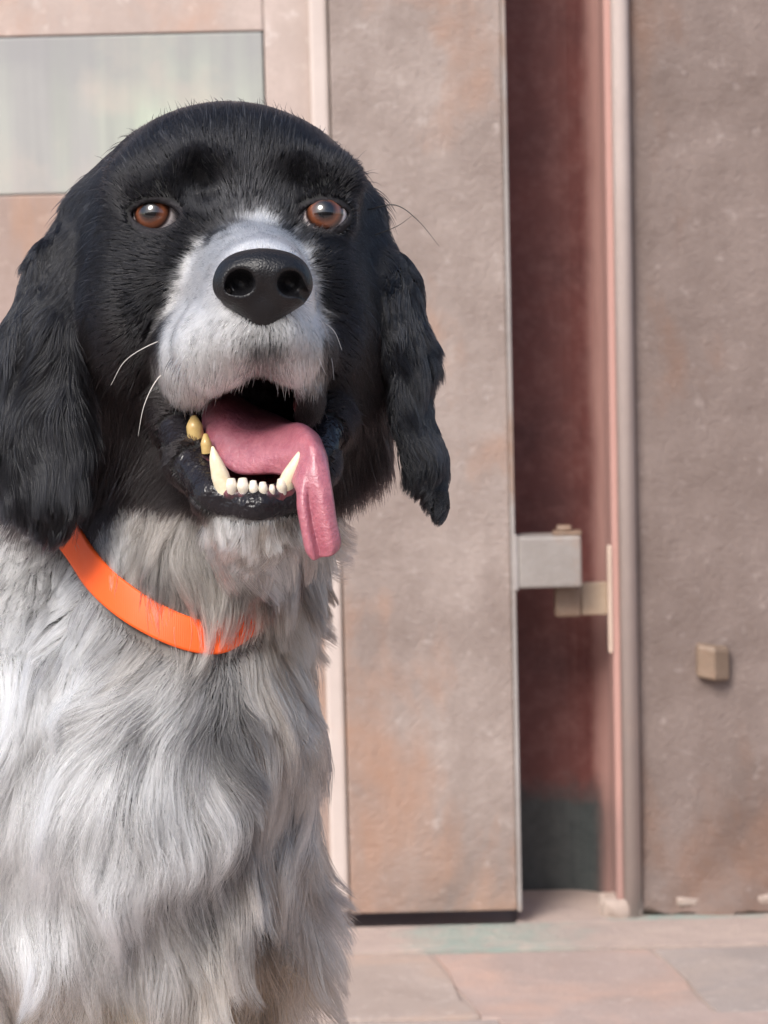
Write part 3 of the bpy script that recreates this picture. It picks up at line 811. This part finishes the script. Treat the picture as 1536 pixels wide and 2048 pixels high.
# ------------------------------------------------------------------ tongue, gums and teeth
def cr(P, m):
    """Catmull-Rom refinement along axis 0"""
    P = np.asarray(P, float); e = np.concatenate([P[:1] * 2 - P[1:2], P, P[-1:] * 2 - P[-2:-1]]); out = []
    for i in range(len(P) - 1):
        p0, p1, p2, p3 = e[i:i + 4]
        for k in range(m):
            t = k / m; out.append(.5 * (2 * p1 + (p2 - p0) * t + (2 * p0 - 5 * p1 + 4 * p2 - p3) * t * t + (3 * p1 - p0 - 3 * p2 + p3) * t ** 3))
    out.append(P[-1]); return np.array(out)
def sheet(rows, thick, nu=8, nv=5):
    """closed, thick sheet from rows of 3-D points"""
    R = cr(np.array(rows), nu); R = np.swapaxes(cr(np.swapaxes(R, 0, 1), nv), 0, 1)
    a, b = R.shape[:2]
    du = np.gradient(R, axis=0); dv = np.gradient(R, axis=1); n = np.cross(du, dv); n /= np.maximum(np.linalg.norm(n, axis=2, keepdims=True), 1e-6)
    u = np.linspace(0, 1, a)[:, None]; v = np.linspace(-1, 1, b)[None, :]
    th = thick * np.sqrt(np.clip(1 - v ** 6, .02, 1)) * np.sqrt(np.clip(1 - u ** 10, .05, 1))
    T = R + n * th[..., None] * .5; B = R - n * th[..., None] * .5
    V = np.concatenate([T.reshape(-1, 3), B.reshape(-1, 3)]); f = []
    for i in range(a - 1):
        for j in range(b - 1):
            p = i * b + j; f.append((p, p + 1, p + b + 1, p + b)); q = p + a * b; f.append((q, q + b, q + b + 1, q + 1))
    for i in range(a - 1):
        for j in (0, b - 1):
            p = i * b + j; q = p + a * b
            f.append((p, p + b, q + b, q) if j == 0 else (p, q, q + b, p + b))
    for j in range(b - 1):
        for i in (0, a - 1):
            p = i * b + j; q = p + a * b
            f.append((p, q, q + 1, p + 1) if i == 0 else (p, p + 1, q + 1, q))
    return V, np.array(f)
TR = [  # left edge, left-mid, groove, right-mid, right edge   (px, py, depth)
    [(425, 800, 60), (455, 782, 60), (505, 812, 66), (565, 838, 60), (618, 866, 60)],
    [(405, 830, -20), (448, 802, -30), (508, 832, -20), (575, 848, -40), (622, 862, -10)],
    [(410, 872, -80), (456, 846, -98), (518, 856, -96), (585, 850, -120), (628, 862, -90)],
    [(436, 915, -130), (490, 890, -150), (545, 868, -165), (598, 850, -185), (638, 872, -160)],
    [(478, 948, -165), (530, 918, -190), (575, 892, -212), (612, 872, -232), (648, 894, -215)],
    [(560, 950, -205), (585, 925, -228), (605, 908, -246), (628, 898, -262), (655, 915, -240)],
    [(590, 978, -262), (602, 962, -272), (616, 952, -277), (636, 946, -280), (660, 950, -268)],
    [(594, 1018, -277), (607, 1010, -287), (619, 1003, -276), (642, 997, -289), (667, 994, -276)],
    [(602, 1062, -280), (614, 1056, -291), (627, 1054, -276), (653, 1048, -292), (674, 1042, -276)],
    [(609, 1096, -280), (622, 1099, -290), (637, 1095, -275), (660, 1089, -291), (682, 1080, -273)],
    [(615, 1110, -279), (628, 1121, -286), (641, 1115, -274), (662, 1112, -287), (679, 1099, -272)]]
TV, TF = sheet([[L(*q) for q in r] for r in TR], 7.5, 7, 5)
tm = NT('tongue_flesh', .38, .5)
tm.col(tm.mix(tm.ramp(tm.noise(160, 5, .7), (.35, (0, 0, 0)), (.7, (1, 1, 1))), (.42, .145, .175), (.32, .09, .125)))
tm.b.inputs['Coat Weight'].default_value = .35; tm.b.inputs['Coat Roughness'].default_value = .25
tm.b.inputs['Subsurface Weight'].default_value = .25; tm.b.inputs['Subsurface Radius'].default_value = (.004, .0015, .001); tm.b.inputs['Subsurface Scale'].default_value = 1.0
tm.bump(tm.noise(480, 3, .6), .5, .0014); tm.bump(tm.noise(70, 3, .6, vec=tm.mapping(scale=(1, 1, .3))), .35, .003)
tongue = np_mesh('tongue', dl(TV), TF[:, ::-1], tm.m, dog)

def tube_mesh(P, R, n=12):
    P = np.array(P, float); T = np.gradient(P, axis=0); T /= np.linalg.norm(T, axis=1, keepdims=True); V = []; f = []
    up = np.array([.13, .9, .41])
    for p, t, r in zip(P, T, R):
        a = np.cross(t, up); a /= np.linalg.norm(a); b = np.cross(t, a)
        for k in range(n): V.append(p + (a * math.cos(2 * math.pi * k / n) + b * math.sin(2 * math.pi * k / n)) * r)
    for i in range(len(P) - 1):
        for k in range(n): f.append((i * n + k, i * n + (k + 1) % n, (i + 1) * n + (k + 1) % n, (i + 1) * n + k))
    return np.array(V), np.array(f)
def ivory(name, c, d):
    t = NT(name, .25, .5); t.col(t.mix(t.ramp(t.noise(240, 3), (.35, (0, 0, 0)), (.7, (1, 1, 1))), c, d))
    t.b.inputs['Subsurface Weight'].default_value = .15; t.b.inputs['Subsurface Radius'].default_value = (.002, .0015, .001); t.b.inputs['Subsurface Scale'].default_value = 1.0
    return t.m
M_TOOTH = ivory('tooth_ivory', (.78, .70, .52), (.70, .58, .38)); M_TOOTH_W = ivory('tooth_white', (.74, .69, .60), (.60, .52, .40)); M_TOOTH_Y = ivory('tooth_stained', (.58, .42, .17), (.48, .32, .12))
gp = [L(378, 848, 0), L(398, 905, -92), L(420, 955, -165), L(438, 984, -206), L(476, 990, -229), L(514, 993, -236), L(552, 990, -230), L(584, 978, -210), L(608, 940, -160), L(630, 900, -95), L(640, 850, 0)]
gV, gF = tube_mesh(cr(gp, 5), np.full(51, 17.0) * (1 + .12 * np.sin(np.arange(51) * 2.1)), 12)
gm = NT('gum_flesh', .25, .5); gm.col(gm.mix(gm.ramp(gm.noise(130, 4), (.4, (0, 0, 0)), (.6, (1, 1, 1))), (.17, .05, .06), (.03, .018, .022)))
gm.bump(gm.noise(300, 3), .3, .001)
np_mesh('gum', dl(gV), gF, gm.m, dog)
def tooth(path, rads, mat):
    V, f = tube_mesh(cr([L(*q) for q in path], 4), np.interp(np.linspace(0, 1, 4 * (len(path) - 1) + 1), np.linspace(0, 1, len(rads)), rads), 12)
    f = [tuple(x) for x in f]
    me_v = dl(V); n = len(V); V2 = np.vstack([me_v, me_v[-12:].mean(0)])
    ff = f + [(n - 12 + k, n - 12 + (k + 1) % 12, n) for k in range(12)]
    return mesh_obj('tooth', V2, ff, mat, dog, True)
tooth([(452, 988, -214), (440, 950, -224), (430, 918, -230), (425, 893, -226)], [19, 18, 11.5, 2.5], M_TOOTH)
tooth([(566, 984, -218), (580, 952, -232), (594, 922, -240), (604, 897, -238)], [18, 16.5, 10.5, 2.5], M_TOOTH)
for x, y, d, w, e in ((463, 966, -238, 12, 8), (486, 967, -243, 12.5, 10), (507, 971, -246, 9.5, 9), (526, 972, -246, 9.5, 7), (544, 974, -244, 6.5, 4), (563, 968, -238, 10.5, 10)):
    tooth([(x + .2 * e, y + 20, d + 4), (x, y + 5, d - 2), (x - .1 * e, y - e, d)], [w * .8, w, w * .68], M_TOOTH_W)
tooth([(392, 878, -80), (389, 852, -84), (388, 832, -80)], [17, 17, 6], M_TOOTH_Y)
tooth([(415, 905, -128), (412, 886, -132), (411, 868, -128)], [12, 11, 4], M_TOOTH_Y)

# ------------------------------------------------------------------ collar (its own thing, worn round the neck)
CP = [(140, 1040, 300), (160, 1094, 220), (205, 1160, 140), (262, 1212, 84), (330, 1248, 50), (400, 1268, 34), (470, 1270, 36), (540, 1250, 60), (610, 1190, 140), (648, 1110, 300), (620, 1010, 480), (500, 940, 610), (340, 915, 620), (200, 955, 480)]
cp = np.array([L(*q) for q in CP]); ring = cr(np.concatenate([cp, cp[:1]]), 10)[:-1]
cen = ring.mean(0); tan_ = np.roll(ring, -1, 0) - np.roll(ring, 1, 0); tan_ /= np.linalg.norm(tan_, axis=1, keepdims=True)
for _ in range(3):                                         # lie on the neck
    d = fsample(ring); ring = ring + fgrad(ring) * (np.interp(ring[:, 0], [-520, -225, -150], [12, 12, 2]) - d)[:, None]
    for _s in range(2): ring = .5 * ring + .25 * (np.roll(ring, 1, 0) + np.roll(ring, -1, 0))
nr_ = fgrad(ring); wd = np.cross(tan_, nr_); wd /= np.linalg.norm(wd, axis=1, keepdims=True)
HW, TH = 34.0, 4.0
off = [(-HW, -TH), (-HW, TH), (-HW * .85, TH + 1.2), (0, TH - .4), (HW * .85, TH + 1.2), (HW, TH), (HW, -TH), (0, -TH)]
cv = np.array([ring + wd * a + nr_ * b for a, b in off]).swapaxes(0, 1).reshape(-1, 3); m_ = len(off); nn_ = len(ring)
cf = np.array([(i * m_ + k, i * m_ + (k + 1) % m_, ((i + 1) % nn_) * m_ + (k + 1) % m_, ((i + 1) % nn_) * m_ + k) for i in range(nn_) for k in range(m_)])
om = NT('orange_strap', .5, .4); om.col(om.mix(om.noise(60, 3), (.90, .115, .012), (.80, .10, .012)))
wv_ = om.n('TexWave'); wv_.inputs['Scale'].default_value = 350; om.l(om.co, wv_.inputs['Vector']); om.bump(wv_.outputs['Fac'], .12, .0005)
cw = to_world(cv); c_o = cw.mean(0)
collar = np_mesh('dog_collar', cw - c_o, cf[:, ::-1], om.m); collar.location = c_o
thing(collar, 'bright orange collar strap round the neck of the dog, half hidden by fur', 'collar')

# ------------------------------------------------------------------ fur
tris = np.concatenate([BQ[:, [0, 1, 2]], BQ[:, [0, 2, 3]]])
A_, B_, C_ = BV[tris[:, 0]], BV[tris[:, 1]], BV[tris[:, 2]]
TN = np.cross(B_ - A_, C_ - A_); TA = .5 * np.linalg.norm(TN, axis=1)
cen_t = (A_ + B_ + C_) / 3
ccol_t = None
def roots(n, mask):
    w = TA * mask; w = w / w.sum(); k = RNG.choice(len(w), n, p=w); r1, r2 = np.sqrt(RNG.random(n)), RNG.random(n)
    return A_[k] * (1 - r1)[:, None] + B_[k] * (r1 * (1 - r2))[:, None] + C_[k] * (r1 * r2)[:, None]
t_px, t_py = to_px(cen_t); t_y = cen_t[:, 1]
t_mo, t_li, t_lp, t_se = bare(cen_t)
t_bare = np.clip(t_mo + t_li + t_lp + t_se, 0, 1) > .4
t_ear = ear_mask(cen_t) < 10
_, t_w, t_body = coat(cen_t, False)
ck = kdtree.KDTree(nn_)
for i in range(nn_): ck.insert(ring[i], i)
ck.balance()
t_col = np.array([ck.find(p)[2] for p in cen_t])
UPV = -GDIR
P0 = L(526, 600, -330)
def nrm(v): return v / np.maximum(np.linalg.norm(v, axis=-1, keepdims=True), 1e-9)
def hair_material(name, rough=.32, coat_w=0.0):
    m = bpy.data.materials.new(name); m.use_nodes = True; t = m.node_tree; t.nodes.clear()
    h = t.nodes.new('ShaderNodeBsdfHairPrincipled'); h.model = 'CHIANG'; h.parametrization = 'COLOR'
    a = t.nodes.new('ShaderNodeAttribute'); a.attribute_name = 'hair_colour'; o = t.nodes.new('ShaderNodeOutputMaterial')
    t.links.new(a.outputs['Color'], h.inputs['Color']); h.inputs['Roughness'].default_value = rough; h.inputs['Radial Roughness'].default_value = rough + .1
    h.inputs['Coat'].default_value = coat_w; h.inputs['IOR'].default_value = 1.42; h.inputs['Random Roughness'].default_value = .2
    t.links.new(h.outputs[0], o.inputs['Surface']); return m
M_FUR = hair_material('fur')
def fur(name, P, length, flow, lift, K, radius, colour, grav=.3, nclump=None, bend=.25, bscale=60.0, curl=0.0, jit=.2, wave=0.0, parent=None):
    n = len(P); N = fgrad(P); D = nrm(flow - N * (flow * N).sum(1)[:, None])
    jitv = RNG.normal(0, jit, (n, 3))
    seg = (length / (K - 1))[:, None]; pts_ = np.zeros((n, K, 3)); pts_[:, 0] = P - N * 3
    cur = pts_[:, 0].copy(); d = nrm(D + N * lift[:, None] + jitv)
    ph = noise3(P, 90, 2) * 4
    for k in range(1, K):
        t = k / (K - 1)
        nb = np.stack([noise3(cur, bscale, 4), noise3(cur, bscale, 5), noise3(cur, bscale, 6)], 1)
        side = nrm(np.cross(d, N))
        d = nrm(d + GDIR * (grav * t) + nb * bend * t + side * (wave * np.sin(t * 7 + ph))[:, None] + jitv * curl)
        cur = cur + d * seg
        f = fsample(cur); need = np.clip(4 + 6 * t - f, 0, 40)
        if need.max() > 0: cur = cur + fgrad(cur) * need[:, None]
        pts_[:, k] = cur
    for lv, (nc, cl, shr, tone) in enumerate(nclump or ()):
        g_ = RNG.choice(n, nc, replace=False); kd = kdtree.KDTree(nc)
        for i, j in enumerate(g_): kd.insert(P[j], i)
        kd.balance(); ki = np.array([kd.find(p)[1] for p in P]); near = g_[ki]
        w = (np.linspace(0, 1, K) ** 1.1 * cl)[None, :, None] * (.6 + .4 * RNG.random(n))[:, None, None]
        tgt = pts_[near] + (P - P[near])[:, None, :] * shr
        pts_ = pts_ * (1 - w) + tgt * w
        if tone:
            colour = colour * (1 - tone) + colour[near] * tone
            colour = colour * (1 - tone * .85 * RNG.random(nc)[ki] ** 2.2)[:, None]
    W_ = to_world(pts_.reshape(-1, 3)) - DB
    cu = bpy.data.hair_curves.new(name); cu.add_curves([K] * n)
    cu.points.foreach_set('position', W_.astype(np.float32).ravel())
    tap = np.interp(np.linspace(0, 1, K), [0, .5, 1], [1, .85, .12])
    rad = (np.broadcast_to(radius, (n,))[:, None] * tap[None]) * UN
    ra = cu.attributes.get('radius') or cu.attributes.new('radius', 'FLOAT', 'POINT'); ra.data.foreach_set('value', rad.astype(np.float32).ravel())
    color_attr(cu, 'hair_colour', np.clip(colour, 0, .95), 'CURVE')
    cu.materials.append(M_FUR); o = bpy.data.objects.new(name, cu); link(o, parent or dog); o['kind'] = 'stuff'; return o
front = (t_y < 520) & (t_py < 2250) & (t_px > -260)

# --- face (short coat)
face_t = (~t_bare) & (~t_ear) & (t_body < .5) & (t_y < 620) & (t_py < 1100)
dens = face_t * np.where(t_y > 330, .35, 1.0) * np.where(t_w > .5, 2.0, 1.0)
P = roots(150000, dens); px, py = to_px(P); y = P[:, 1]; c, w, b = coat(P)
fl_ = nrm(P - P0); side = sstep(np.abs(px - 462), 150, 250) * sstep(y, -20, 120)
fl_ = nrm(fl_ + UPV * (.9 * sstep(-py, -470, -410) * (1 - side))[:, None]); fl_ = nrm(fl_ + GDIR * (.15 + 1.5 * side)[:, None])
lipz = sstep(py, 640, 700) * w
fl_ = nrm(fl_ * (1 - lipz)[:, None] + (GDIR + .35 * nrm(P - P0)) * (lipz * 1.4)[:, None])
ln_ = 24 + 14 * sstep(-py, -420, -260) + 30 * side + 46 * sstep(py, 760, 940) * (w < .4) * sstep(y, -60, 120) + 26 * side * sstep(py, 400, 600)
ln_ = np.where(w > .4, 18 + 26 * sstep(py, 690, 760), ln_) * (.75 + .5 * RNG.random(len(P)))
ln_ = np.where(bare(P + np.array([0, 0, -22.0]))[1] > 0, ln_ * .5, ln_)
stray = (RNG.random(len(P)) < .02) * (w < .4); ln_ = ln_ * (1 + 1.0 * stray * (ln_ < 60))
fur('face_fur', P, ln_, fl_, np.where(w > .4, .20, .05 + .1 * side) + .18 * stray , 5, .70 + .25 * side, c * np.where(w > .4, .62 + .45 * RNG.random(len(P)) ** .6, .85 + .3 * RNG.random(len(P)))[:, None], grav=.10 + .2 * side[:, None], nclump=[(4000, .22, .5, .15)], bend=.08, bscale=70, jit=.07)
# --- ears (long wavy coat)
P = roots(40000, t_ear & (~t_bare)); px, py = to_px(P); c = np.tile(BLACK, (len(P), 1)) * (.7 + .6 * RNG.random(len(P)))[:, None]
ln_ = (50 + 75 * sstep(py, 480, 700) - 70 * sstep(py, 850, 1010) - 35 * (px > 500)) * (.7 + .6 * RNG.random(len(P)))
fur('ear_fur', P, ln_ * 1.15, np.tile(GDIR, (len(P), 1)) + np.where(px > 500, .1, -.06)[:, None] * np.array([1.0, 0, 0]), np.full(len(P), .17), 10, .75, c, grav=.40, nclump=[(220, .45, .5, .2), (1100, .7, .12, .2)], bend=.30, bscale=75, wave=.24, jit=.12)
# --- throat, chest and the rest of the body
bt = (~t_bare) & (~t_ear) & (t_body >= .5)
t_out = fgrad(cen_t)
low_chin = (t_y < -20) & (t_px > 395) & (t_px < 625) & (t_py > 1030)
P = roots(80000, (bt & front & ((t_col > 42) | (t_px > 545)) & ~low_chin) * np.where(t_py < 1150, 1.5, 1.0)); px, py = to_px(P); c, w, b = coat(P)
gd = np.tile(GDIR, (len(P), 1)); fan = np.stack([noise3(P, 110, 1), np.zeros(len(P)), noise3(P, 130, 2) * .3], 1)
ln_ = 135 + 120 * sstep(py, 1250, 1500)
ln_ = np.where((py < 1290) & (px < 300), ln_ * .55, ln_)
over = sstep(px + 25 * noise3(P, 40, 3), 330, 440) * (1 - .8 * np.exp(-((px - 520) / 34) ** 2)) * (1 - sstep(px, 560, 620)) * (py < 1290); ln_ = ln_ * (1 + .25 * over)
ln_ = ln_ * (.65 + .6 * RNG.random(len(P)))
shade = (.85 + .3 * RNG.random(len(P)))[:, None]
lt_ = np.exp(-((px - 60) / 150) ** 2 - ((py - 1560) / 200) ** 2) + np.exp(-((px - 270) / 110) ** 2 - ((py - 1640) / 150) ** 2)
c = np.where((RNG.random(len(P)) < .13 * (1 - .9 * np.clip(lt_, 0, 1)))[:, None], np.array([.035, .032, .035]), c)
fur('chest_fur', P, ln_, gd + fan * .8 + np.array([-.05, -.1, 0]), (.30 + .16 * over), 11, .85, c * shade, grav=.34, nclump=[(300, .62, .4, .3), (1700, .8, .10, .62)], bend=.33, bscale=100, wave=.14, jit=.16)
P = roots(7000, bt & low_chin); px, py = to_px(P); c, w, b = coat(P)
fur('chin_fur', P, 62 * (.4 + .9 * RNG.random(len(P))), np.tile(GDIR + np.array([0, -.3, 0]), (len(P), 1)), np.full(len(P), .55), 6, .8, c * (.35 + .65 * RNG.random(len(P)))[:, None], grav=.4, nclump=[(200, .8, .15, .7)], bend=.35, bscale=40, jit=.3)
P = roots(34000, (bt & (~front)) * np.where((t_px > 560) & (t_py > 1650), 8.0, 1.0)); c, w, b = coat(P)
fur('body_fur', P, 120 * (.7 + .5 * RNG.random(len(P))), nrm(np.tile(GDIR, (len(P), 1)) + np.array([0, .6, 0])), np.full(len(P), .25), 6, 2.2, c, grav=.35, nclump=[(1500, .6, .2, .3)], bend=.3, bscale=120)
# --- bristles along the upper lip
P = roots(420, ((t_w > .5) & (t_y < -60) & (t_py > 700) & (t_px > 345) & (t_px < 640) & ~t_bare) * 1.0); px, py = to_px(P)
c = np.where((RNG.random(len(P)) < .6)[:, None], WHITE * .95, GREY * .3)
fur('lip_bristle', P, 48 * (.6 + .7 * RNG.random(len(P))), GDIR + .5 * nrm(P - P0), np.full(len(P), .38), 6, 1.25, c, grav=.3, bend=.2, bscale=30, jit=.2)
# --- whiskers and stray hairs, each a fine tapered tube joined per tuft
def whisker(path, r, mat):
    P_ = cr([L(*q) for q in path], 6); V, f = tube_mesh(P_, np.linspace(r, .3, len(P_)), 5); return np_mesh('whisker', dl(V), f, mat, dog)
wm_ = NT('whisker_pale', .4); wm_.col((.55, .52, .48)); wb_ = NT('whisker_dark', .4); wb_.col((.02, .018, .017))
whisker([(352, 672, -110), (300, 690, -160), (250, 722, -190), (222, 770, -200)], 1.5, wm_.m)
whisker([(345, 730, -110), (312, 762, -150), (288, 812, -170), (276, 872, -175)], 1.8, wm_.m)
whisker([(640, 640, -150), (668, 662, -190), (684, 700, -210)], 1.1, wm_.m)
whisker([(640, 690, -120), (662, 715, -150), (668, 760, -160)], 1.1, wm_.m)
whisker([(735, 420, 110), (790, 410, 90), (835, 440, 80), (878, 492, 75)], 1.7, wb_.m)
whisker([(750, 470, 120), (795, 452, 100), (826, 430, 95)], 1.2, wb_.m)
#@END
